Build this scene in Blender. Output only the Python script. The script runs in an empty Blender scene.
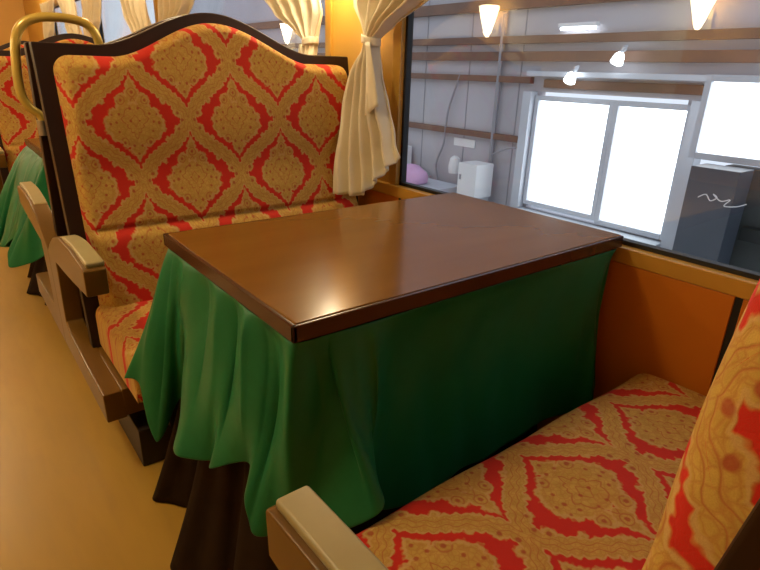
import bpy, bmesh, math, random
from math import sin, cos, pi, sqrt, exp
from mathutils import Vector, Matrix
random.seed(4)
scn = bpy.context.scene
COL = scn.collection
PITCH = 2.1          # distance from one booth to the next
WX = 0.93            # inner face of the window wall
TZ = 0.70            # table height

# ------------------------------------------------------------------ node helpers
class E:
    """tiny expression builder over shader math nodes"""
    nt = None
    def __init__(s, v): s.v = v
    @staticmethod
    def op(o, *a, clamp=False):
        n = E.nt.nodes.new('ShaderNodeMath'); n.operation = o; n.use_clamp = clamp
        for i, x in enumerate(a):
            x = x.v if isinstance(x, E) else x
            if isinstance(x, (int, float)): n.inputs[i].default_value = x
            else: E.nt.links.new(x, n.inputs[i])
        return E(n.outputs[0])
    def __add__(s, o): return E.op('ADD', s, o)
    __radd__ = __add__
    def __sub__(s, o): return E.op('SUBTRACT', s, o)
    def __rsub__(s, o): return E.op('SUBTRACT', o, s)
    def __mul__(s, o): return E.op('MULTIPLY', s, o)
    __rmul__ = __mul__
    def __truediv__(s, o): return E.op('DIVIDE', s, o)
    def abs(s): return E.op('ABSOLUTE', s)
    def pow(s, e): return E.op('POWER', s, e)
    def sin(s): return E.op('SINE', s)
def frac(a): return E.op('FRACT', a)
def emin(a, b): return E.op('MINIMUM', a, b)
def emax(a, b): return E.op('MAXIMUM', a, b)
def step(a, edge, w=.02):     # 0 below edge, 1 above
    return E.op('MULTIPLY', E.op('ADD', E.op('SUBTRACT', a, edge), w), 1 / (2 * w), clamp=True)
def lerp(f, a, b): return a + f * (b - a)

def new_mat(name):
    m = bpy.data.materials.new(name); m.use_nodes = True
    nt = m.node_tree; b = nt.nodes['Principled BSDF']
    return m, nt, b
def mixc(nt, f, a, b):
    n = nt.nodes.new('ShaderNodeMix'); n.data_type = 'RGBA'
    for i, x in ((0, f), (6, a), (7, b)):
        if isinstance(x, E): x = x.v
        if isinstance(x, (int, float)): n.inputs[i].default_value = x
        elif isinstance(x, (tuple, list)): n.inputs[i].default_value = (*x, 1)
        else: nt.links.new(x, n.inputs[i])
    return n.outputs[2]
def coords(nt, kind='Object', scale=(1, 1, 1)):
    tc = nt.nodes.new('ShaderNodeTexCoord'); mp = nt.nodes.new('ShaderNodeMapping')
    mp.inputs['Scale'].default_value = scale
    nt.links.new(tc.outputs[kind], mp.inputs[0]); return mp.outputs[0]
def noise(nt, vec, scale, detail=3, rough=.5, dist=0):
    n = nt.nodes.new('ShaderNodeTexNoise'); n.inputs['Scale'].default_value = scale
    n.inputs['Detail'].default_value = detail; n.inputs['Roughness'].default_value = rough
    n.inputs['Distortion'].default_value = dist
    nt.links.new(vec, n.inputs['Vector']); return n.outputs[0]
def bump(nt, b, h, strength, dist=.002):
    n = nt.nodes.new('ShaderNodeBump'); n.inputs['Strength'].default_value = strength
    n.inputs['Distance'].default_value = dist
    nt.links.new(h.v if isinstance(h, E) else h, n.inputs['Height'])
    nt.links.new(n.outputs[0], b.inputs['Normal'])
def mat(name, c1, c2=None, scale=8, rough=.5, stretch=(1, 1, 1), metal=0, coat=0, bmp=0, spec=.5, detail=4, sheen=0):
    m, nt, b = new_mat(name)
    b.inputs['Roughness'].default_value = rough; b.inputs['Metallic'].default_value = metal
    b.inputs['Coat Weight'].default_value = coat; b.inputs['Coat Roughness'].default_value = .08
    b.inputs['Specular IOR Level'].default_value = spec; b.inputs['Sheen Weight'].default_value = sheen
    v = coords(nt, 'Object', stretch); nz = noise(nt, v, scale, detail)
    c2 = c2 or tuple(x * .85 for x in c1)
    nt.links.new(mixc(nt, step(E_(nt, nz), .5, .22), c1, c2), b.inputs['Base Color'])
    if bmp: bump(nt, b, nz, bmp)
    return m
def E_(nt, s):
    E.nt = nt; return E(s)
def emis(name, col, strength):
    m, nt, b = new_mat(name)
    b.inputs['Base Color'].default_value = (.8, .8, .8, 1)
    b.inputs['Emission Color'].default_value = (*col, 1); b.inputs['Emission Strength'].default_value = strength
    return m

# ------------------------------------------------------------------ damask cloth
def make_damask():
    m, nt, b = new_mat('red_gold_damask'); E.nt = nt
    uv = nt.nodes.new('ShaderNodeUVMap').outputs[0]
    nzn = nt.nodes.new('ShaderNodeTexNoise'); nzn.inputs['Scale'].default_value = 55; nzn.inputs['Detail'].default_value = 2
    nt.links.new(uv, nzn.inputs['Vector'])
    nz = E(nzn.outputs[0]) - .5
    sep = nt.nodes.new('ShaderNodeSeparateXYZ'); nt.links.new(uv, sep.inputs[0])
    u = E(sep.outputs[0]) / .31; v = E(sep.outputs[1]) / .345
    ax = frac(u + .5) - .5; ay = frac(v + .5) - .5
    bx = frac(u) - .5; by = frac(v) - .5
    ta = ax.abs() - ay.abs()
    La = ax.abs() + ay.abs() - (ta * (2 * pi)).sin() * .035
    sel = step(La, .5, .0005)
    x = lerp(sel, ax, bx).abs(); y = lerp(sel, ay, by)
    t = x - y.abs()
    L = x + y.abs() - (t * (2 * pi)).sin() * .035     # 0 centre .. .5 edge of the ogee cell
    def disc(cx, cy, r):
        dx = x - cx; dy = y - cy
        return E.op('SQRT', dx * dx + dy * dy) - r
    def union(l):
        d = l[0]
        for h in l[1:]: d = emin(d, h)
        return d
    # --- leafy strip along the cell border, serrated, with scroll heads (signed field, <0 gold)
    serr = (t * (2 * pi * 6.5)).sin().abs() * .020
    strip = .425 - serr - L
    strip = emin(strip, union([disc(.40, .055, .042), disc(.175, -.285, .030), disc(.135, .285, .032), disc(.395, -.075, .040), disc(.275, .16, .028), disc(.28, -.165, .028)]))
    # --- scalloped medallion with a three-lobed palmette on top
    ang = E.op('ARCTAN2', y + .03, x)
    body = E.op('SQRT', (x * .70).pow(2.0) + (y + .03).abs().pow(2.0)) - .178 - (ang * 9.0).sin().abs() * .014
    med = union([body, disc(.085, .155, .066), disc(0, .205, .072), x * .9 + (y - .27).abs() * .45 - .046, disc(.098, -.165, .052),
                 x * .80 + (y + .23).abs() * .65 - .068])
    serr2 = ((x + y * .3) * 140.0).sin() * ((y - x * .3) * 150.0).sin()
    fld = emin(strip, med) + nz * .045 + serr2 * .004
    gold = 1 - step(fld, 0, .006)
    # --- fine drawing inside the gold
    def ring(d, w=.005): return 1 - step((d + nz * .03).abs(), w, .004)
    lines = ring(union([disc(.105, .165, .032), disc(0, .225, .034), disc(.115, -.175, .036)]))
    shield = (x * 1.0 + (y - .02).abs() * .75 - .105 - (ang * 5.0).sin().abs() * .02)
    lines = emax(lines, ring(shield, .006))
    lines = emax(lines, ring(x * 1.1 + y.abs() * .9 - .045, .004))
    lines = emax(lines, ring((L - .475) + (t * 44.0).sin() * .012, .004) * (1 - step(strip, 0, .004)))
    lines = emax(lines, ring(fld + .030, .003) * .6)
    dots = union([disc(.135, .055, .011), disc(.165, -.01, .011), disc(.15, -.085, .012), disc(.105, .165, .013), disc(.0, .225, .013), disc(.035, .10, .010),
                  disc(.115, -.175, .014), disc(.035, -.20, .012), disc(.04, .0, .010), disc(.40, .055, .014), disc(.395, -.075, .014), disc(.215, -.02, .011), disc(.20, .05, .010), disc(.0, -.27, .012), disc(.44, .0, .014)])
    spots = 1 - step(dots + nz * .02, 0, .004)
    vo = nt.nodes.new('ShaderNodeTexVoronoi'); vo.feature = 'DISTANCE_TO_EDGE'; vo.inputs['Scale'].default_value = 95
    nt.links.new(uv, vo.inputs['Vector'])
    lace = 1 - step(E(vo.outputs['Distance']), .07, .05)
    lines = emax(lines, lace * .45)
    # weave
    wv = noise(nt, coords(nt, 'UV', (1, 1, 1)), 900, 1)
    red = (.60, .010, .005); gd = (.62, .41, .085); gd2 = (.50, .32, .055); ln = (.42, .10, .03)
    base = mixc(nt, step(E(noise(nt, uv, 60, 3)), .5, .2), gd, gd2)
    base = mixc(nt, lines * .75, base, ln)
    base = mixc(nt, (1 - step((fld + .010).abs(), .008, .004)) * .7, base, (.62, .40, .15))
    base = mixc(nt, spots * .8, base, (.38, .05, .02))
    c = mixc(nt, gold, red, base)
    c = mixc(nt, step(E(wv), .5, .3) * .25, c, (.30, .10, .03))
    nt.links.new(c, b.inputs['Base Color'])
    b.inputs['Roughness'].default_value = .75; b.inputs['Sheen Weight'].default_value = .05
    b.inputs['Specular IOR Level'].default_value = .25
    bump(nt, b, gold * .6 - lines * .4 + E(wv) * .3, .35, .0015)
    return m

M = {}
M['damask'] = make_damask()
M['frame'] = mat('dark_varnished_wood', (.018, .006, .003), (.030, .010, .005), 6, .42, (1, 1, .15), spec=.35)
M['arm'] = mat('brown_varnished_wood', (.135, .062, .008), (.175, .084, .012), 14, .34, (1, .12, 1), coat=.08, spec=.4)
M['pad'] = mat('beige_vinyl', (.38, .32, .155), (.35, .29, .135), 30, .38, bmp=.05)
M['table'] = mat('brown_lacquered_tabletop', (.19, .080, .010), (.215, .092, .013), 5, .17, (.6, 3, 1), bmp=.03, spec=.32)
M['tedge'] = mat('dark_table_edging', (.055, .018, .006), (.07, .022, .008), 9, .25, spec=.4)
M['green'] = mat('green_satin_cloth', (.008, .145, .050), (.010, .160, .056), 40, .40, bmp=.04, spec=.28)
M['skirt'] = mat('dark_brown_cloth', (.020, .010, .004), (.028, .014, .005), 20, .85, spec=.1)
M['base'] = mat('dark_brown_boards', (.014, .007, .004), None, 5, .5)
M['orange'] = mat('orange_laminate_panel', (.62, .195, .012), (.58, .175, .010), 4, .42)
M['ochre'] = mat('ochre_painted_trim', (.56, .30, .045), (.53, .28, .04), 8, .35)
M['pillar'] = mat('yellow_ochre_wall', (.62, .34, .055), (.59, .32, .05), 3, .5)
M['ceil'] = mat('cream_ceiling', (.62, .50, .30), None, 3, .6)
M['gasket'] = mat('black_rubber_gasket', (.012, .012, .012), None, 8, .5)
M['curtain'] = mat('cream_curtain_cloth', (.80, .73, .56), (.76, .68, .50), 25, .8, bmp=.06, sheen=.2)
M['brass'] = mat('gold_painted_tube', (.62, .44, .09), (.58, .40, .08), 10, .28, metal=.25, coat=.4)
M['screw'] = mat('bright_steel', (.6, .55, .45), None, 10, .3, metal=.9)
M['shedwall'] = mat('grey_lilac_sheet', (.50, .48, .52), (.42, .41, .44), 1.2, .7, bmp=.02)
M['rust'] = mat('rust_brown_beam', (.20, .095, .06), (.14, .075, .05), 4, .6)
M['steel'] = mat('grey_painted_steel', (.58, .61, .66), (.50, .53, .58), 3, .5)
M['pipe'] = mat('grey_pipe', (.30, .30, .33), None, 5, .4)
M['white'] = mat('white_enamel', (.80, .80, .80), (.74, .74, .75), 4, .4)
M['concrete'] = mat('pale_concrete', (.50, .53, .56), (.42, .45, .48), 3, .7)
M['darksteel'] = mat('dark_blue_grey_paint', (.055, .065, .085), (.07, .08, .10), 3, .4)
M['dgreen'] = mat('dark_grey_green_wall', (.045, .05, .05), (.07, .075, .075), 2, .6)
M['pink'] = mat('pink_cloth', (.70, .42, .66), None, 9, .8)
M['lamp'] = emis('warm_lit_lamp_glass', (1.0, .82, .52), 34)
M['ceillamp'] = emis('warm_lit_ceiling_glass', (1.0, .74, .42), 9)
M['pane'] = emis('daylit_frosted_pane', (.93, .97, 1.0), 3.2)
M['tube'] = emis('lit_fluorescent_tube', (.9, .96, 1.0), 9)

def make_floor():
    m, nt, b = new_mat('tan_linoleum'); E.nt = nt
    v = coords(nt, 'Object', (1, .35, 1))
    n1 = noise(nt, v, 3.2, 4, .6, .5); n2 = noise(nt, coords(nt, 'Object', (3, .5, 1)), 14, 3)
    c = mixc(nt, step(E(n1), .5, .18), (.48, .285, .048), (.40, .23, .032))
    c = mixc(nt, step(E(n2), .6, .12) * .25, c, (.35, .20, .05))
    nt.links.new(c, b.inputs['Base Color'])
    b.inputs['Roughness'].default_value = .34
    bump(nt, b, n2, .05)
    return m
M['floor'] = make_floor()

def make_glass():
    m = bpy.data.materials.new('window_glass'); m.use_nodes = True; nt = m.node_tree
    nt.nodes.clear(); E.nt = nt
    g = nt.nodes.new('ShaderNodeNewGeometry')
    dp = nt.nodes.new('ShaderNodeVectorMath'); dp.operation = 'DOT_PRODUCT'
    nt.links.new(g.outputs['Incoming'], dp.inputs[0]); nt.links.new(g.outputs['Normal'], dp.inputs[1])
    f = (1 - E(dp.outputs['Value']).abs()).pow(5.0) * .9 + .05
    tr = nt.nodes.new('ShaderNodeBsdfTransparent'); tr.inputs[0].default_value = (.93, .955, .97, 1)
    gl = nt.nodes.new('ShaderNodeBsdfGlossy'); gl.inputs['Roughness'].default_value = .012
    mx = nt.nodes.new('ShaderNodeMixShader'); o = nt.nodes.new('ShaderNodeOutputMaterial')
    nt.links.new(f.v, mx.inputs[0]); nt.links.new(tr.outputs[0], mx.inputs[1]); nt.links.new(gl.outputs[0], mx.inputs[2])
    nt.links.new(mx.outputs[0], o.inputs[0])
    return m
M['glass'] = make_glass()

# ------------------------------------------------------------------ mesh helpers
def link(name, me, m, parent=None, smooth=False):
    o = bpy.data.objects.new(name, me); COL.objects.link(o)
    if m is not None: me.materials.append(m)
    if smooth:
        for p in me.polygons: p.use_smooth = True
    if parent is not None: o.parent = parent
    return o
def finish(name, bm, m, parent=None, smooth=False, bevel=0, seg=2, sharp=40):
    bmesh.ops.recalc_face_normals(bm, faces=bm.faces)
    if bevel:
        es = [e for e in bm.edges if len(e.link_faces) == 2 and e.calc_face_angle(0) > math.radians(30)]
        bmesh.ops.bevel(bm, geom=es, offset=bevel, segments=seg, affect='EDGES', profile=.5)
    me = bpy.data.meshes.new(name); bm.to_mesh(me); bm.free()
    if bevel or smooth:
        for p in me.polygons: p.use_smooth = True
        me.set_sharp_from_angle(angle=math.radians(sharp))
    o = link(name, me, m, parent)
    if bevel:
        wn = o.modifiers.new('flat_faces', 'WEIGHTED_NORMAL'); wn.weight = 100; wn.keep_sharp = True
    return o
def add_box(bm, a, b):
    vs = [bm.verts.new((x, y, z)) for x in (a[0], b[0]) for y in (a[1], b[1]) for z in (a[2], b[2])]
    for f in ((0, 1, 3, 2), (4, 6, 7, 5), (0, 4, 5, 1), (2, 3, 7, 6), (0, 2, 6, 4), (1, 5, 7, 3)):
        bm.faces.new([vs[i] for i in f])
def box(name, a, b, m, parent=None, bevel=0, seg=2):
    bm = bmesh.new()
    add_box(bm, [min(p, q) for p, q in zip(a, b)], [max(p, q) for p, q in zip(a, b)])
    return finish(name, bm, m, parent, bevel=bevel, seg=seg)
def boxes(name, lst, m, parent=None, bevel=0):
    bm = bmesh.new()
    for a, b in lst: add_box(bm, a, b)
    return finish(name, bm, m, parent, bevel=bevel)
def tube_bm(bm, pts, r, n=10, cap=True):
    pts = [Vector(p) for p in pts]; rings = []
    up = Vector((0, 0, 1)); prev = None
    for i, p in enumerate(pts):
        d = (pts[min(i + 1, len(pts) - 1)] - pts[max(i - 1, 0)]).normalized()
        if prev is None:
            a = d.cross(up)
            if a.length < .1: a = d.cross(Vector((1, 0, 0)))
        else:
            a = prev - d * prev.dot(d)
        a.normalize(); prev = a; b = d.cross(a)
        rr = r[i] if isinstance(r, (list, tuple)) else r
        rings.append([bm.verts.new(p + a * rr * cos(2 * pi * k / n) + b * rr * sin(2 * pi * k / n)) for k in range(n)])
    for i in range(len(rings) - 1):
        for k in range(n):
            bm.faces.new((rings[i][k], rings[i][(k + 1) % n], rings[i + 1][(k + 1) % n], rings[i + 1][k]))
    if cap: bm.faces.new(rings[0][::-1]); bm.faces.new(rings[-1])
def tube(name, pts, r, m, parent=None, n=10):
    bm = bmesh.new(); tube_bm(bm, pts, r, n); return finish(name, bm, m, parent, smooth=True)
def lathe(name, prof, m, parent=None, n=24, loc=(0, 0, 0)):
    bm = bmesh.new(); rings = []
    for r, z in prof:
        rings.append([bm.verts.new((loc[0] + r * cos(2 * pi * k / n), loc[1] + r * sin(2 * pi * k / n), loc[2] + z)) for k in range(n)])
    for i in range(len(rings) - 1):
        for k in range(n): bm.faces.new((rings[i][k], rings[i][(k + 1) % n], rings[i + 1][(k + 1) % n], rings[i + 1][k]))
    bm.faces.new(rings[0]); bm.faces.new(rings[-1])
    return finish(name, bm, m, parent, smooth=True)
def prism(name, poly, x0, x1, m, parent=None, bevel=.004, seg=2):
    """poly in (y,z), extruded from x0 to x1"""
    bm = bmesh.new()
    a = [bm.verts.new((x0, y, z)) for y, z in poly]; b = [bm.verts.new((x1, y, z)) for y, z in poly]
    bm.faces.new(a); bm.faces.new(b[::-1]); n = len(poly)
    for i in range(n): bm.faces.new((a[i], a[(i + 1) % n], b[(i + 1) % n], b[i]))
    return finish(name, bm, m, parent, bevel=bevel, seg=seg)
def grid_mesh(name, P, uv, m, parent=None, thick=0, sub=0, closed=False):
    """P[i][j] -> Vector ; uv[i][j]"""
    ni, nj = len(P), len(P[0])
    vs = [tuple(P[i][j]) for i in range(ni) for j in range(nj)]
    fs = []; uvs = []
    for i in range(ni - 1):
        for j in range(nj - 1):
            q = [(i, j), (i, j + 1), (i + 1, j + 1), (i + 1, j)]
            fs.append([a * nj + b for a, b in q])
            if uv: uvs += [uv[a][b] for a, b in q]
    me = bpy.data.meshes.new(name); me.from_pydata(vs, [], fs)
    if uv:
        l = me.uv_layers.new(name='UVMap')
        for k, c in enumerate(uvs): l.data[k].uv = c
    o = link(name, me, m, parent, smooth=True)
    if thick:
        s = o.modifiers.new('thickness', 'SOLIDIFY'); s.thickness = thick; s.offset = 0
    if sub:
        s = o.modifiers.new('smooth', 'SUBSURF'); s.levels = s.render_levels = sub
    return o
def empty(name, loc, rz=0):
    o = bpy.data.objects.new(name, None); COL.objects.link(o); o.location = loc; o.rotation_euler = (0, 0, rz)
    o.empty_display_size = .1
    return o
def tag(o, label=None, cat=None, group=None, kind=None):
    if label: o['label'] = label
    if cat: o['category'] = cat
    if group: o['group'] = group
    if kind: o['kind'] = kind
    return o
def struct(o): o['kind'] = 'structure'; return o
def copy_tree(o, parent=None):
    c = o.copy(); COL.objects.link(c)
    if parent is not None: c.parent = parent
    for ch in list(o.children): copy_tree(ch, c)
    return c
def catmull(p, t):
    n = len(p) - 1; x = t * n; i = min(int(x), n - 1); f = x - i
    a, b, c, d = p[max(i - 1, 0)], p[i], p[i + 1], p[min(i + 2, n)]
    return tuple(.5 * ((2 * b[k]) + (c[k] - a[k]) * f + (2 * a[k] - 5 * b[k] + 4 * c[k] - d[k]) * f * f + (3 * b[k] - a[k] - 3 * c[k] + d[k]) * f ** 3) for k in range(len(b)))

# ------------------------------------------------------------------ the coach
YA, YB = -3.0, 9.2
XL = -2.0            # inner face of the opposite wall
G0, G1 = -.72, .900   # glass of the first window along the coach
WT = 1.62            # top of the windows
CZ = 2.2
struct(box('floor', (XL - .1, YA, -.06), (WX + .15, YB, 0), M['floor']))
struct(box('ceiling', (XL - .1, YA, CZ), (WX + .15, YB, CZ + .05), M['ceil']))
struct(box('wall_back', (XL - .1, YB, -.05), (WX + .15, YB + .06, CZ), M['pillar']))
struct(box('wall_front', (XL - .1, YA - .06, -.05), (WX + .15, YA, CZ), M['ceil']))
ks = [-1, 0, 1, 2, 3]
def wall(name, x0, x1):
    lst = [((x0, YA, 0), (x1, YB, .66)), ((x0, YA, WT), (x1, YB, CZ))]
    ys = [YA]
    for k in ks:
        ys += [G0 + k * PITCH, G1 + k * PITCH]
    ys.append(YB)
    for i in range(0, len(ys), 2):
        if ys[i + 1] > ys[i]: lst.append(((x0, ys[i], .66), (x1, ys[i + 1], WT)))
    return struct(boxes(name, lst, M['pillar']))
ks = [k for k in ks if G0 + k * PITCH > YA and G1 + k * PITCH < YB]
wall('wall_right', WX + .015, WX + .052)
wall('wall_left', XL - .12, XL)
# orange wainscot panel below each window, dark slots between them, ochre sill
for i, k in enumerate(ks):
    y0, y1 = -.272 + k * PITCH, .862 + k * PITCH
    struct(boxes('trim_%d' % (1 + i), [((WX, y0, .0), (WX + .02, y1, .627))], M['orange'], bevel=.003))
    struct(boxes('trim_%d' % (11 + i), [((WX, y1 + .016, .0), (WX + .02, y0 + PITCH - .016, .627))], M['orange'], bevel=.003))
    struct(boxes('trim_%d' % (21 + i), [((WX + .004, yy - .018, .0), (WX + .017, yy + .018, .627)) for yy in (y1 + .008, y0 - .008)], M['gasket']))
struct(box('trim_31', (WX - .004, YA, .627), (WX + .05, YB, .668), M['ochre'], bevel=.005))
struct(box('trim_32', (XL - .05, YA, .627), (XL + .01, YB, .668), M['ochre'], bevel=.005))
n = 0
for side in (1, -1):
    for k in ks:
        n += 1
        y0, y1 = G0 + k * PITCH, G1 + k * PITCH
        w = empty('window_%d' % n, (WX if side > 0 else XL, (y0 + y1) / 2, .668)); struct(w)
        cx, cy = w.location.x, w.location.y
        def b_(nm, lst, mm, bevel=0):
            L2 = [((a[0] * side, a[1] - cy, a[2] - .668), (b[0] * side, b[1] - cy, b[2] - .668)) for a, b in lst]
            L2 = [(tuple(map(min, a, b)), tuple(map(max, a, b))) for a, b in L2]
            return boxes(nm, L2, mm, w, bevel)
        b_('window_frame', [((.004, y0 - .045, .668), (.05, y0 - .001, WT)), ((.004, y1 + .001, .668), (.05, y1 + .045, WT)), ((.004, y0 - .045, WT - .001), (.05, y1 + .045, WT + .05))], M['ochre'], .004)
        g = .011
        b_('gasket', [((.022, y0 - .001, .668), (.046, y0 + g, WT)), ((.022, y1 - g, .668), (.046, y1 + .001, WT)), ((.022, y0, .668), (.046, y1, .668 + g)), ((.022, y0, WT - g), (.046, y1, WT))], M['gasket'])
        b_('glass', [((.031, y0 + g * .5, .668 + g * .5), (.036, y1 - g * .5, WT - g * .5))], M['glass'])
        if side < 0: b_('daylight_blocker', [((.008, y0 + .002, .672), (.016, y1 - .002, WT))], M['curtain'])  # unseen sheets added over the opposite windows to shut out cool daylight

# ------------------------------------------------------------------ bench seats
BXL, BXR = -.124, .893
BXC = (BXL + BXR) / 2
def top_z(x, inset=0):
    d = (x - BXC) / .345
    hump = .5 * (1 + cos(pi * max(-1, min(1, d))))
    hump = hump ** .85
    return 1.106 + .108 * hump - inset
def face_y(z):                     # recline of the back, local to booth centre (far bench)
    return .790 + (z - .36) * .155
def make_bench():
    root = empty('bench_seat', (0, 0, 0))
    # --- wooden back panel with wave top
    N = 60; bm = bmesh.new(); rows = []
    for i in range(N + 1):
        x = BXL + (BXR - BXL) * i / N; zt = top_z(x)
        rows.append([bm.verts.new((x, face_y(z) + o, z)) for z, o in ((.12, 0), (zt, 0), (zt, .042), (.12, .042))])
    for a, b in zip(rows, rows[1:]):
        for k in range(4): bm.faces.new((a[k], a[(k + 1) % 4], b[(k + 1) % 4], b[k]))
    bm.faces.new(rows[0]); bm.faces.new(rows[-1][::-1])
    finish('backrest_frame', bm, M['frame'], root, bevel=.004, seg=2)
    # --- upholstered back
    ins_l, ins_r, ins_t, r = .040, .024, .030, .045
    xl, xr = BXL + ins_l, BXR - ins_r; xc = (xl + xr) / 2; W = (xr - xl) / 2
    z0 = .33; NU, NV = 90, 110; P = []; UV = []
    for j in range(NV + 1):
        v = j / NV; v = v if v < .8 else .8 + .2 * (1 - (1 - (v - .8) / .2) ** 1.6)
        row = []; ur = []
        for i in range(NU + 1):
            u = -1 + 2 * i / NU; u = math.copysign(1 - (1 - abs(u)) ** 1.25, u)
            def pos(u_):
                x_ = xc + u_ * W
                zt_ = top_z(x_, ins_t); z_ = z0 + v * (zt_ - z0); d_ = zt_ - z_
                hw = W - (r - sqrt(max(0, r * r - (r - d_) ** 2)) if d_ < r else 0)
                return xc + u_ * hw, z_, d_, hw
            x, z, d, hw = pos(u)
            dx = hw * (1 - abs(u))
            e = min(dx, d + .0) / .032
            puff = .047 * sqrt(max(0, 1 - (1 - min(1, e)) ** 2))
            lum = .028 / (1 + exp((z - .60) * 90)) * min(1, e)      # lower roll sits proud
            crease = -.016 * exp(-((z - .605) / .009) ** 2) * min(1, e)
            sag = .006 * sin(x * 9 + 1) * sin(z * 7)
            y = face_y(z) - .001 - puff - lum - crease - sag * min(1, e) - min(1, e) * (.004 * exp(-((z - .96) / .11) ** 2) - .012 * exp(-((z - .76) / .07) ** 2))
            row.append((x, y, z)); ur.append((x - BXC - .018, z + .13))
        h = NU // 2; acc = row[h][0]
        arc = [0] * (NU + 1); arc[h] = acc
        for i in range(h + 1, NU + 1): arc[i] = arc[i - 1] + math.dist(row[i][:2], row[i - 1][:2])
        for i in range(h - 1, -1, -1): arc[i] = arc[i + 1] - math.dist(row[i][:2], row[i + 1][:2])
        ur = [(arc[i] - BXC - .018, ur[i][1]) for i in range(NU + 1)]
        P.append(row); UV.append(ur)
    grid_mesh('backrest_cushion', P, UV, M['damask'], root)
    # --- seat cushion: front edge rounded, top slightly domed
    yf, yb = .365, .775; zt, zb = .385, .262; xa, xb = BXL + .022, BXR + .020
    prof = []
    R_ = .035
    prof += [(yf + .01, zb)]
    prof += [(yf, zb + .02), (yf - .004, zb + .06)]
    for k in range(9):
        a = pi / 2 * k / 8
        prof.append((yf + R_ - R_ * cos(a), zt - R_ + R_ * sin(a)))
    for k in range(1, 24): prof.append((yf + R_ + (yb - yf - R_) * k / 23, zt))
    s = [0]
    for a, b in zip(prof, prof[1:]): s.append(s[-1] + math.dist(a, b))
    NX = 70; P = []; UV = []
    for j, (y, z) in enumerate(prof):
        row = []; ur = []
        for i in range(NX + 1):
            t = -1 + 2 * i / NX; t = math.copysign(1 - (1 - abs(t)) ** 1.4, t)
            x = (xa + xb) / 2 + t * (xb - xa) / 2
            e = min(1, (1 - abs(t)) * (xb - xa) / 2 / .03); rr = sqrt(1 - (1 - e) ** 2)
            f = max(0, min(1, (y - yf) / (yb - yf)))
            dome = .016 * sin(pi * min(1, f * .9 + .05)) * rr * (.7 + .3 * cos(t * 2))
            ridge = .006 * exp(-((x - .42 - .08 * (y - .5)) / .02) ** 2) * exp(-((y - .52) / .12) ** 2)
            zz = z - (1 - rr) * .03 * (1 if z > zb + .05 else 0) + dome + ridge + .003 * sin(x * 17 + y * 11)
            row.append((x, y + (1 - rr) * .015 * (1 if f < .1 else 0), zz)); ur.append((x - BXC, s[j] + .05))
        P.append(row); UV.append(ur)
    P2 = [[(p[0], p[1], p[2]) for p in r_] for r_ in P]
    sc = grid_mesh('seat_cushion', P2, UV, M['damask'], root)
    bm = bmesh.new(); bm.from_mesh(sc.data)
    # closed sides and bottom
    bed = [e for e in bm.edges if len(e.link_faces) == 1]
    ret = bmesh.ops.extrude_edge_only(bm, edges=bed)
    for v in [g for g in ret['geom'] if isinstance(g, bmesh.types.BMVert)]: v.co.z = zb
    bmesh.ops.recalc_face_normals(bm, faces=bm.faces)
    bm.to_mesh(sc.data); bm.free()
    for p in sc.data.polygons: p.use_smooth = True
    sc.data.set_sharp_from_angle(angle=math.radians(60))
    # --- box below the seat
    boxes('seat_base', [((BXL + .03, .47, 0), (BXR, .85, .12)), ((-.018, .44, .12), (BXR + .02, .80, .262))], M['base'], root, .004)
    # --- aisle side: rail, post and sweeping arm cut from one board
    poly = [(.485, .165), (.49, .248), (.70, .250), (.90, .262), (.945, .285), (.930, .40), (.915, .492),
            (.80, .500), (.66, .512), (.50, .530), (.466, .533), (.463, .600), (.475, .604),
            (.62, .612), (.78, .604), (.90, .575), (1.000, .53), (1.049, .50), (1.049, .165)]
    prism('armrest', [(y, z) for y, z in poly], -.162, -.110, M['arm'], root, bevel=.005, seg=2)
    box('side_rail', (-.116, .487, .170), (-.02, .90, .252), M['arm'], root, bevel=.004)
    # pad
    P = []; bm = bmesh.new(); top = []; bot = []
    K = 16
    for k in range(K + 1):
        f = k / K; y = .472 + f * (.815 - .472)
        z = .611 + .010 * sin(pi * min(1, f * .62 + .18)) - .030 * max(0, f - .45) ** 1.6 * 1.6
        for s_, (x0, x1) in enumerate(((-.153, -.110),)):
            top.append((bm.verts.new((x0, y, z)), bm.verts.new((x1, y, z))))
            bot.append((bm.verts.new((x0, y, z - .014)), bm.verts.new((x1, y, z - .014))))
    for k in range(K):
        bm.faces.new((top[k][0], top[k][1], top[k + 1][1], top[k + 1][0]))
        bm.faces.new((bot[k][0], bot[k + 1][0], bot[k + 1][1], bot[k][1]))
        for c in (0, 1): bm.faces.new((top[k][c], top[k + 1][c], bot[k + 1][c], bot[k][c]))
    for k in (0, K): bm.faces.new((top[k][0], top[k][1], bot[k][1], bot[k][0]))
    arm = [c for c in root.children if c.name.startswith('armrest')][0]
    pad = finish('arm_pad', bm, M['pad'], arm, bevel=.005, seg=3); tag(pad, 'beige arm pad')
    return root
CY0 = .25
def mirror_tree(o, parent=None):       # same bench built facing the other way
    c = o.copy(); COL.objects.link(c)
    if parent is not None: c.parent = parent
    if o.type == 'MESH':
        me = o.data.copy(); me.transform(Matrix.Scale(-1, 4, (0, 1, 0))); me.flip_normals(); c.data = me
    for ch in list(o.children): mirror_tree(ch, c)
    return c
proto = make_bench()
proto.location = (0, CY0, 0)
facing_back = mirror_tree(proto); facing_back.location = (0, CY0, 0)
GB = 'red and gold damask bench seats'
tag(proto, 'red and gold damask bench seat with wavy wooden top behind the big brown table', 'bench seat', GB)
tag(facing_back, 'red and gold bench seat closest to the viewer, at the bottom right of the photo', 'bench seat', GB)
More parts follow.
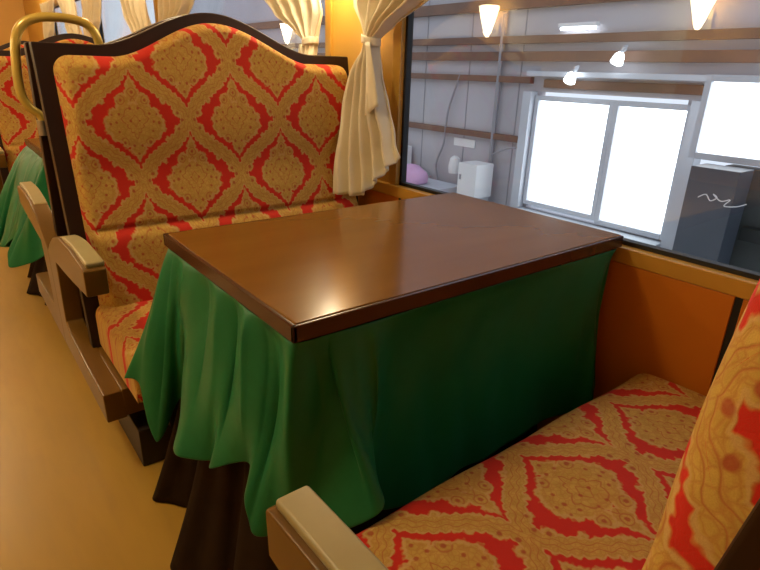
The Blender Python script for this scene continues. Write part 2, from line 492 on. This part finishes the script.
for k, (la, lb) in {1: ('bench seat back to back with the large patterned bench, with the gold grab handle',
                        'bench seat in the farther booth, its wavy back seen left of the large patterned bench'),
                    2: ('bench seat turned away behind the farther booth, almost wholly hidden',
                        'most distant bench seat, only a strip of its wavy top seen at the far left')}.items():
    if k == 1:
        a = copy_tree(facing_back); a.location = (0, CY0 + k * PITCH, 0); tag(a, la, 'bench seat', GB); first_behind = a
        for ch in a.children:
            if ch.name.startswith('backrest'): ch.location.y = -.15
    c = copy_tree(proto); c.location = (0, CY0 + k * PITCH, 0); tag(c, lb, 'bench seat', GB)
# gold grab handle round the aisle corner of the back behind the big bench
yh = CY0 + PITCH - face_y(1.05) - .15 - .02
hp = [(.066, 1.085), (.064, 1.128), (.056, 1.158), (.036, 1.180), (0, 1.190), (-.04, 1.192), (-.085, 1.188), (-.125, 1.170), (-.148, 1.135), (-.158, 1.08), (-.163, 1.02), (-.160, .975), (-.145, .945), (-.124, .925), (-.116, .895), (-.114, .872)]
pts = [catmull(hp, t / 60) for t in range(61)]
hnd = tube('grab_handle', [(x + .008, yh - first_behind.location.y, z - .016) for x, z in pts], .0125, M['brass'], first_behind, 14)
tag(hnd, 'gold grab handle')
tube('handle_flange', [(-.114, yh - first_behind.location.y, .895), (-.114, yh - first_behind.location.y, .852)], .015, M['screw'], hnd, 12)

# ------------------------------------------------------------------ table
def make_table():
    t = empty('dining_table', (0, 0, 0))
    W_, D_ = .924, .593
    box('table_top', (.004, .004, TZ - .024), (W_, D_ - .004, TZ), M['table'], t, bevel=.003)
    b = boxes('table_edging', [((-.004, -.004, TZ - .030), (W_, .005, TZ - .0015)), ((-.004, D_ - .005, TZ - .030), (W_, D_ + .004, TZ - .0015)), ((-.004, -.004, TZ - .030), (.005, D_ + .004, TZ - .0015))], M['tedge'], t, .0025)
    for x in (.13, .80):
        box('leg', (x, .27, 0), (x + .05, .33, TZ - .045), M['base'], t, bevel=.004)
    return t
tb = make_table()
tag(tb, 'large brown lacquered table with a green cloth under its top, in the nearest booth', 'table', 'booth tables')

# ------------------------------------------------------------------ cloth under the table top
def drape(name, cols, m, nfold, amp, NT=36, per=14, wexp=.9, bpow=.7):
    """cols: list of (top xyz, bottom xyz, belly); surface between them with folds"""
    C2 = [tuple(a) + tuple(b) + (c,) for a, b, c in cols]
    n = (len(C2) - 1) * per; P = []
    base = [catmull(C2, i / n) for i in range(n + 1)]
    rnd = [random.uniform(.6, 1.4) for _ in range(40)]
    for j in range(NT + 1):
        t = j / NT; row = []
        for i, q in enumerate(base):
            a = Vector(q[0:3]); b = Vector(q[3:6]); belly = q[6]
            q0 = base[max(i - 1, 0)]; q1 = base[min(i + 1, n)]
            tan = Vector((q1[3] - q0[3] + .5 * (q1[0] - q0[0]), q1[4] - q0[4] + .5 * (q1[1] - q0[1]), 0))
            nor = Vector((tan.y, -tan.x, 0))
            if nor.length > 1e-6: nor.normalize()
            p = a.copy(); w = t ** wexp
            p.x = a.x + (b.x - a.x) * w; p.y = a.y + (b.y - a.y) * w; p.z = a.z + (b.z - a.z) * t
            ph = i / per * nfold
            fold = sin(2 * pi * ph + .8 * sin(ph * 1.7)) * rnd[int(ph) % 40]
            p -= nor * (amp * fold * min(1, t * 1.5) ** 1.3)
            p -= nor * (belly * sin(pi * t ** bpow))
            # slanting drag folds from the corner
            p -= nor * (.003 * sin(t * 7 + i * .22) * sin(pi * t))
            row.append(p)
        P.append(row)
    return P
ZT = TZ - .032
def cloth_cols():
    return [
        ((.915, .597, ZT), (.91, .603, .33), 0),
        ((.70, .597, ZT), (.70, .606, .32), 0),
        ((.45, .597, ZT), (.45, .602, .33), 0),
        ((.20, .597, ZT), (.17, .606, .33), 0),
        ((.07, .597, ZT), (.00, .612, .34), .0),
        ((.012, .592, ZT), (-.118, .640, .338), .018),      # corner, flared over the seat
        ((.000, .570, ZT), (-.100, .590, .332), -.008),
        ((-.001, .540, ZT), (-.098, .525, .205), .004),     # hanging tail
        ((-.001, .500, ZT), (-.030, .530, .300), -.006),
        ((-.001, .455, ZT), (.000, .470, .375), -.022),
        ((-.001, .410, ZT), (-.075, .395, .318), .000),
        ((-.001, .350, ZT), (-.112, .300, .318), .030),
        ((-.001, .285, ZT), (-.062, .235, .325), -.008),
        ((-.001, .220, ZT), (-.082, .190, .345), .028),
        ((-.001, .160, ZT), (-.036, .120, .385), -.016),
        ((-.001, .110, ZT), (-.066, .075, .350), .026),
        ((-.001, .060, ZT), (-.068, .040, .298), .030),     # corner lobe
        ((.001, .010, ZT), (-.020, -.015, .315), -.012),
        ((.022, -.001, ZT), (.012, -.075, .350), .034),
        ((.060, -.001, ZT), (.060, -.138, .402), .030),
        ((.100, -.001, ZT), (.106, -.092, .400), .010),
        ((.140, -.001, ZT), (.125, -.008, .300), -.020),
        ((.20, -.001, ZT), (.20, -.002, .235), .016),
        ((.30, -.001, ZT), (.30, -.004, .225), .034),
        ((.42, -.001, ZT), (.41, .008, .222), .026),
        ((.55, -.001, ZT), (.54, .004, .222), .034),
        ((.70, -.001, ZT), (.68, .010, .230), .020),
        ((.80, -.001, ZT), (.79, -.004, .235), .006),
        ((.87, -.001, ZT), (.84, -.045, .260), .016),
        ((.905, -.001, ZT), (.885, -.020, .300), .022),
        ((.918, .02, ZT), (.905, .01, .30), 0),
    ]
P = drape('tablecloth', cloth_cols(), M['green'], .92, .0025)
cloth = grid_mesh('tablecloth', P, None, M['green'], None, thick=.0022, sub=1)
tag(cloth, 'green satin cloth hanging from under the large brown tabletop', 'tablecloth', 'green table cloths')
# dark skirt to the floor
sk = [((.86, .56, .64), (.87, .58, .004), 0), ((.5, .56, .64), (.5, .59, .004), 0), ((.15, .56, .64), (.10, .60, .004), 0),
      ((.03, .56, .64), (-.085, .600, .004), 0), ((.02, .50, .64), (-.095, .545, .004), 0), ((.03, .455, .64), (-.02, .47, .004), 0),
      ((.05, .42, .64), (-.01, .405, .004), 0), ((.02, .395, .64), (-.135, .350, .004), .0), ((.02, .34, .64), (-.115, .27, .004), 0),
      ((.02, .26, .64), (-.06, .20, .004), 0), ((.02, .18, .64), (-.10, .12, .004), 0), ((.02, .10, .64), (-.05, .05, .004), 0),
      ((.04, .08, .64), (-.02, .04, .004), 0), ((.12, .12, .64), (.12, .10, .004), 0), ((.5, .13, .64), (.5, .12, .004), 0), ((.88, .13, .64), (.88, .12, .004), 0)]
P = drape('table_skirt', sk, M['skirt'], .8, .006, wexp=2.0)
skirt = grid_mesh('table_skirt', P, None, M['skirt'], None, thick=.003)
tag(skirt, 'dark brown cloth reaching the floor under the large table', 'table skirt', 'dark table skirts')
for k in (1,):
    t2 = copy_tree(tb); off = (-.03, -.10) if k == 1 else (0, 0); t2.location.y = k * PITCH + off[1]; t2.location.x = off[0]
    c2 = cloth.copy(); COL.objects.link(c2); c2.location.y = k * PITCH + off[1]; c2.location.x = off[0]
    s2 = skirt.copy(); COL.objects.link(s2); s2.location.y = k * PITCH + off[1]; s2.location.x = off[0]
    if k == 1:
        c2.data = cloth.data.copy()
        for v_ in c2.data.vertices:
            if v_.co.x < .2:
                q_ = max(0, (ZT - v_.co.z) / .35); m_ = 1 - max(0, v_.co.x) / .2
                v_.co.x -= .12 * q_ ** .7 * m_ + .02 * sin(v_.co.y * 16) * q_ * m_
                v_.co.z -= .06 * q_ * m_
        tag(t2, 'brown table of the farther booth, only its corner seen beside the gold handle')
        tag(c2, 'green satin cloth of the farther booth, at the left edge of the photo')
        tag(s2, 'dark brown cloth below the green cloth of the farther booth')

# ------------------------------------------------------------------ curtains
def make_curtain(flip):
    """hung from the window head, gathered towards the pillar; flip=-1 mirrors it. origin = tie point on the pillar side"""
    root = empty('curtain', (0, 0, 0))
    NT, NS = 70, 110
    # per height: centre y (towards window negative), half width, depth amplitude
    keys = [(1.66, -.36, .40, .016), (1.52, -.26, .30, .018), (1.38, -.20, .27, .022), (1.27, -.095, .185, .024),
            (1.20, -.030, .075, .020), (1.16, 0, .027, .016), (1.13, .002, .034, .018), (1.06, .006, .060, .020),
            (.95, -.010, .088, .020), (.80, -.038, .098, .018), (.615, -.072, .104, .016)]
    def at(z):
        for a, b in zip(keys, keys[1:]):
            if b[0] <= z <= a[0]:
                i = keys.index(a)
        ks_ = keys
        f = (a_ := None)
        for i in range(len(ks_) - 1):
            if ks_[i + 1][0] <= z <= ks_[i][0]:
                t = (ks_[i][0] - z) / (ks_[i][0] - ks_[i + 1][0])
                p0, p1, p2, p3 = ks_[max(i - 1, 0)], ks_[i], ks_[i + 1], ks_[min(i + 2, len(ks_) - 1)]
                return [p1[k] + (p2[k] - p1[k]) * (t * t * (3 - 2 * t) * .5 + t * .5) for k in (1, 2, 3)]
        return ks_[-1][1:]
    P = []
    for j in range(NT + 1):
        v = j / NT; row = []
        for i in range(NS + 1):
            s = i / NS
            z = 1.66 - v * (1.66 - .635)
            # hem rises a little towards the window
            zz = z + (max(0, (.95 - z) / .34) ** 1.5 * .17 * max(0, 1 - s / .6) if z < .95 else 0)
            c, w, a = at(max(.615, z))
            y = c + (2 * s - 1) * w
            up = z > 1.16
            nf = 5.0
            ph = s * nf * 2 * pi
            x = a * sin(ph + .6 * sin(3 * s)) + a * .45 * sin(2.1 * ph + 1.3) 
            y += .25 * a * cos(ph * 1.0)
            sl = (z - 1.16) if up else 0
            x += -.004 * sin(z * 20 + s * 6) - .13 * max(0, (1.12 - z) / .5) ** .8 * s ** 1.3
            if flip < 0: y -= .12 * max(0, min(1, (1.16 - z) / .4))
            row.append((x - .0, flip * y, zz - 0))
        P.append(row)
    grid_mesh('curtain_cloth', P, None, M['curtain'], root, thick=.0025)
    # tie band and its tail
    bm = bmesh.new(); pts = []
    for k in range(25):
        a = 2 * pi * k / 24
        pts.append((.030 * cos(a) - .002, flip * (.036 * sin(a)), 1.158 + .008 * sin(a)))
    P2 = [[(p[0], p[1], p[2] + h) for p in pts] for h in (-.013, -.006, .006, .013)]
    grid_mesh('tie_back', P2, None, M['curtain'], root, thick=.004)
    P3 = []
    for j in range(15):
        v = j / 14; P3.append([(-.032 - .012 * v + .004 * sin(s * 7 + v * 3), flip * (-.020 - .050 * v + (s - .5) * (.022 + .05 * v) ), 1.150 - .20 * v - .035 * s * v) for s in (0, .25, .5, .75, 1)])
    grid_mesh('tie_tail', P3, None, M['curtain'], root, thick=.003)
    return root
ca = make_curtain(1); cb = make_curtain(-1)
GC = 'cream curtains tied back at the windows'
names = {(0, 0): 'cream curtain tied back at the left edge of the big window, over the bench corner',
         (1, 0): 'cream curtain beyond the orange pillar, above the right end of the wavy bench top',
         (1, 1): 'cream curtain right of the middle orange pillar, above the hump of the wavy bench top',
         (2, 0): 'cream curtain left of the middle orange pillar, sweeping down behind the bench top',
         (2, 1): 'cream curtain behind the right end of the gold handle',
         (3, 0): 'cream curtain behind the middle of the gold handle',
         (3, 1): 'most distant cream curtain, behind the left corner of the gold handle'}
XC = .872
def place_c(src, used, y, lab):
    o = src if not used[0] else copy_tree(src); used[0] = True
    o.location = (XC, y, 0); tag(o, lab, 'curtain', GC)
ua, ub = [False], [False]
YT = .985
place_c(ca, ua, YT, names[(0, 0)])
YT2 = 1.385
place_c(cb, ub, YT2, names[(1, 0)])
place_c(ca, ua, YT + PITCH, names[(1, 1)])
place_c(cb, ub, YT2 + PITCH, names[(2, 0)])
place_c(ca, ua, YT + 2 * PITCH, names[(2, 1)])
place_c(cb, ub, YT2 + 2 * PITCH, names[(3, 0)])
place_c(ca, ua, YT + 3 * PITCH, names[(3, 1)])

# ------------------------------------------------------------------ lamps
def make_sconce(side):
    r = empty('wall_lamp', (0, 0, 0))
    lathe('lamp_shade', [(.012, -.005), (.030, .03), (.052, .10), (.078, .19), (.092, .25), (.086, .252), (.05, .20)], M['lamp'], r, 24)
    box('bracket', (.0, -.012, .04), (side * .115, .012, .065), M['brass'], r, bevel=.003)
    box('back_plate', (side * .100, -.04, .0), (side * .128, .04, .12), M['brass'], r, bevel=.004)
    return r
GL = 'lit glass wall lamps on the window pillars'
rs = make_sconce(1); ls = make_sconce(-1)
for k in range(0, 4):
    o = rs if k == 0 else copy_tree(rs)
    o.location = (WX + .015 - .13, 1.15 + k * PITCH, 1.31 if k < 1 else 1.78)
    tag(o, 'glowing glass wall lamp above the cream curtains on the window side', 'lamp', GL)
    o = ls if k == 0 else copy_tree(ls)
    o.location = (XL + .13, 1.255 + k * 1.87, 1.385)
    tag(o, 'glowing glass wall lamp mirrored in the big window', 'lamp', 'lit glass wall lamps across the aisle')
cl = empty('ceiling_light', (-.55, -.9, CZ))
lathe('base_ring', [(.14, 0), (.15, -.02), (.13, -.035), (.05, -.035)], M['brass'], cl, 28)
lathe('diffuser', [(.125, -.034), (.118, -.07), (.08, -.10), (.02, -.115)], M['ceillamp'], cl, 28)
for k in range(0, 3):
    o = cl if k == 0 else copy_tree(cl)
    o.location = (-.75, .75 + k * 3.2, CZ)
    tag(o, 'round glowing ceiling light over the aisle', 'lamp', 'round ceiling lights over the aisle')

# ------------------------------------------------------------------ outside: shed wall across the platform
SX = 5.0
struct(box('ground', (WX + .5, -8, -1.25), (9, 16, -1.15), M['concrete']))
struct(box('platform', (3.4, -8, -1.15), (9, 16, -.95), M['concrete']))
sw = [((SX, 3.36, -.95), (SX + .1, 14, 3.6)), ((SX, -6, .90), (SX + .1, 3.36, 3.6)), ((SX, -6, -.95), (SX + .1, 3.36, -.40))]
sw += [((SX, -6, -.4), (SX + .1, 0.2, .9)), ((SX, 1.63, -.4), (SX + .1, 1.75, .9))]
struct(boxes('wall_shed', sw, M['shedwall']))
# beams across the wall
GBm = 'rust brown beams on the wall outside'
def beam(z0, z1, y0, y1, lab, d=.07):
    o = box('wall_beam', (SX - d, y0, z0), (SX, y1, z1), M['rust'], None, bevel=.005)
    tag(o, lab, 'beam', GBm)
beam(.33, .40, 3.48, 11, 'lowest brown beam on the pale wall outside, left of the bright windows')
beam(.98, 1.05, 3.46, 11, 'brown beam outside that stops at the window frame, second from the bottom')
beam(1.21, 1.31, -4, 11, 'brown beam outside running just above the bright windows')
beam(1.39, 1.47, -4, 11, 'brown beam outside, second from the top of the view')
beam(1.74, 1.86, -4, 11, 'uppermost brown beam outside, at the top of the big window')
beam(.945, 1.03, 1.5, 3.30, 'short brown beam directly over the bright windows outside', .04)
o = box('steel_girder', (SX - .16, -4, 1.06), (SX - .02, 3.45, 1.11), M['steel'], bevel=.004); tag(o, 'long grey steel girder over the bright windows outside', 'beam')
def shed_window(y0, y1, z0, z1, lab, x=SX, mull=None):
    w = empty('shed_window', (x, (y0 + y1) / 2, z0)); cy = w.location.y
    tag(w, lab, 'window', 'bright windows of the building outside')
    f = .05
    boxes('window_frame', [((-.05, y0 - cy - f, -f), (.03, y0 - cy, z1 - z0 + f)), ((-.05, y1 - cy, -f), (.03, y1 - cy + f, z1 - z0 + f)),
                           ((-.05, y0 - cy, z1 - z0), (.03, y1 - cy, z1 - z0 + f)), ((-.05, y0 - cy, -f), (.03, y1 - cy, 0))], M['steel'], w, .004)
    box('window_pane', (-.01, y0 - cy, 0), (.005, y1 - cy, z1 - z0), M['pane'], w)
shed_window(2.48, 3.33, -.30, .81, 'bright white window outside, left one of the pair')
shed_window(1.72, 2.38, -.33, .81, 'bright white window outside, right one of the pair')
shed_window(.15, 1.34, .53, 1.06, 'bright white window outside, high at the right edge', x=SX - .55)
o = box('window_ledge', (SX - .30, 1.67, -.52), (SX - .02, 3.38, -.40), M['concrete'], bevel=.008); tag(o, 'pale ledge under the pair of bright windows outside', 'ledge')
o = box('door_post', (SX - .12, 3.39, -.95), (SX - .0, 3.50, .90), M['steel'], bevel=.004); tag(o, 'grey steel post left of the bright windows outside', 'post', 'grey posts outside')
o = box('door_post', (SX - .14, 1.53, -.95), (SX - .0, 1.66, .90), M['steel'], bevel=.004); tag(o, 'grey steel post right of the bright windows outside', 'post', 'grey posts outside')
o = box('steel_column', (SX - .95, .86, -.95), (SX - .70, 1.20, .47), M['darksteel'], bevel=.006); tag(o, 'thick dark blue-grey column outside under the high window', 'column')
o = box('dark_partition', (SX - .60, -2.5, -.95), (SX - .45, 1.10, .46), M['dgreen'], bevel=.004); tag(o, 'dark grey-green partition wall outside at the right edge', 'partition')
o = box('partition_rail', (SX - .70, -1.0, -.06), (SX - .60, .85, .04), M['gasket'], bevel=.003); tag(o, 'black rail on the dark partition outside', 'rail')
# thin white squiggle on the column
pts = [catmull([(0, 0, 0), (0, -.05, .03), (0, -.09, -.01), (0, -.13, .02), (0, -.10, .04), (0, -.16, 0), (0, -.22, .02), (0, -.19, -.03), (0, -.27, -.02), (0, -.33, .01)], t / 60) for t in range(61)]
o = tube('white_squiggle', [(SX - .953, 1.10 + p[1], .25 + p[2]) for p in pts], .004, M['white'], n=6); tag(o, 'thin white squiggle on the dark column outside', 'wire')
o = box('wall_notice', (SX - .012, 4.25, .30 - .12), (SX - .001, 4.62, .28), M['white'], bevel=.002); tag(o, 'small blank white plate on the pale wall outside under the lowest beam', 'plate')
struct(boxes('trim_41', [((SX - .006, yy, -.95), (SX, yy + .012, 3.5)) for yy in (3.65, 4.45, 5.25, 6.05, 6.85)], M['pipe']))
# pipes, cable, box
o = tube('vertical_pipe', [(SX - .05, 3.93, z) for z in (-.95, 0, 1, 1.7)], .028, M['pipe']); tag(o, 'tall grey vertical pipe outside above the white box', 'pipe')
pts = [catmull([(SX - .06, 4.55, 1.05), (SX - .06, 4.72, .6), (SX - .06, 4.76, .2), (SX - .06, 4.88, -.1), (SX - .06, 4.80, -.35)], t / 20) for t in range(21)]
o = tube('hanging_cable', pts, .014, M['pipe'], n=6); tag(o, 'thin grey cable hanging down the pale wall outside', 'cable')
pts = [catmull([(SX - .10, 3.86, .16), (SX - .10, 3.7, .24), (SX - .10, 3.52, .28)], t / 10) for t in range(11)]
o = tube('side_cable', pts, .010, M['pipe'], n=6); tag(o, 'short cable from the grey pipe to the window post outside', 'cable')
pts = [catmull([(SX - .03, 5.8, -.15), (SX - .03, 5.5, -.25), (SX - .03, 5.2, -.20), (SX - .03, 5.0, -.30)], t / 20) for t in range(21)]
o = tube('slack_cable', pts, .012, M['pipe'], n=6); tag(o, 'slack cable along the foot of the pale wall outside', 'cable')
bx_ = empty('equipment_box', (SX - .28, 3.95, -.34))
box('cabinet', (-.15, -.15, 0), (.15, .15, .40), M['white'], bx_, bevel=.008)
box('latch', (-.158, .09, .20), (-.148, .12, .26), M['pipe'], bx_, bevel=.002)
box('foot', (-.13, -.13, -.61), (.13, .13, 0), M['concrete'], bx_, bevel=.004)
tag(bx_, 'white metal equipment box outside beside the grey pipe', 'box')
lathe_o = lathe('round_lid', [(.02, 0), (.07, .01), (.08, .10), (.06, .20), (.02, .23)], M['white'], None, 20, (SX - .14, 4.45, -.16)); tag(lathe_o, 'small rounded white cover outside, left of the equipment box', 'cover')
o = box('storage_crate', (SX - .30, 5.40, -.95), (SX - .05, 5.70, .08), M['white'], bevel=.01); tag(o, 'tall pale crate outside beside the curtain edge', 'crate')
pk = bmesh.new(); bmesh.ops.create_icosphere(pk, subdivisions=3, radius=.5, matrix=Matrix.Translation((SX - .5, 4.92, -.24)) @ Matrix.Diagonal((.4, .62, .34, 1)))
for v in pk.verts: v.co.z = max(v.co.z, -.30) + .012 * sin(v.co.y * 30) * (v.co.z > -.28)
o = finish('pink_bundle', pk, M['pink'], smooth=True); tag(o, 'pink cloth bundle outside near the curtain edge', 'bundle')
o = box('low_bench', (SX - .85, 4.3, -.38), (SX - .10, 5.35, -.30), M['steel'], bevel=.006); tag(o, 'low grey bench top outside under the pink bundle', 'bench')
# lamps in the shed
for yy, lab in ((2.95, 'short lit fluorescent tube outside, high above the windows'),):
    t = empty('tube_light', (SX - .07, yy, 1.52)); tag(t, lab, 'lamp')
    tube('lit_tube', [(0, -.2, 0), (0, .2, 0)], .014, M['tube'], t, 10)
    box('fitting', (-.03, -.22, .015), (.03, .22, .05), M['white'], t, bevel=.003)
for (yy, zz, lab) in ((2.86, 1.02, 'small white spotlight outside above the left bright window'), (2.38, 1.20, 'small white spotlight outside above the right bright window')):
    t = empty('spot_light', (SX - .22, yy, zz)); tag(t, lab, 'lamp', 'small spotlights outside')
    lathe('lamp_head', [(.02, .10), (.045, .07), (.06, 0), (.04, -.005)], M['tube'], t, 16)
    box('bracket', (-.01, -.01, .10), (.06, .01, .16), M['steel'], t, bevel=.002)
    t.rotation_euler = (.5, -.3, 0)

# ------------------------------------------------------------------ light
w = bpy.data.worlds.new('World'); scn.world = w; w.use_nodes = True
bg = w.node_tree.nodes['Background']; bg.inputs[0].default_value = (.80, .87, 1.0, 1); bg.inputs[1].default_value = 1.2
def point(name, loc, power, col, r):
    l = bpy.data.lights.new(name, 'POINT'); l.energy = power; l.color = col; l.shadow_soft_size = r
    o = bpy.data.objects.new(name, l); COL.objects.link(o); o.location = loc; return o
for k in range(0, 3):
    point('ceiling_light_bulb', (-.75, .75 + k * 3.2, CZ - .20), 25, (1, .84, .55), .10)

# ------------------------------------------------------------------ camera
R = ((0.79041441, -0.61185813, 0.02957512), (-0.19917605, -0.30235791, -0.93215267), (0.57928746, 0.73089625, -0.36085553))
cam = bpy.data.cameras.new('camera'); co = bpy.data.objects.new('camera', cam); COL.objects.link(co)
mw = Matrix(((R[0][0], -R[1][0], -R[2][0], -.36742), (R[0][1], -R[1][1], -R[2][1], -.66875), (R[0][2], -R[1][2], -R[2][2], 1.06), (0, 0, 0, 1)))
co.matrix_world = mw
cam.sensor_width = 36; cam.lens = 552.6 / 760 * 36; cam.clip_start = .02
scn.camera = co
scn.view_settings.view_transform = 'Standard'; scn.view_settings.look = 'None'
scn.view_settings.gamma = 1; scn.view_settings.exposure = 0; scn.view_settings.use_curve_mapping = False
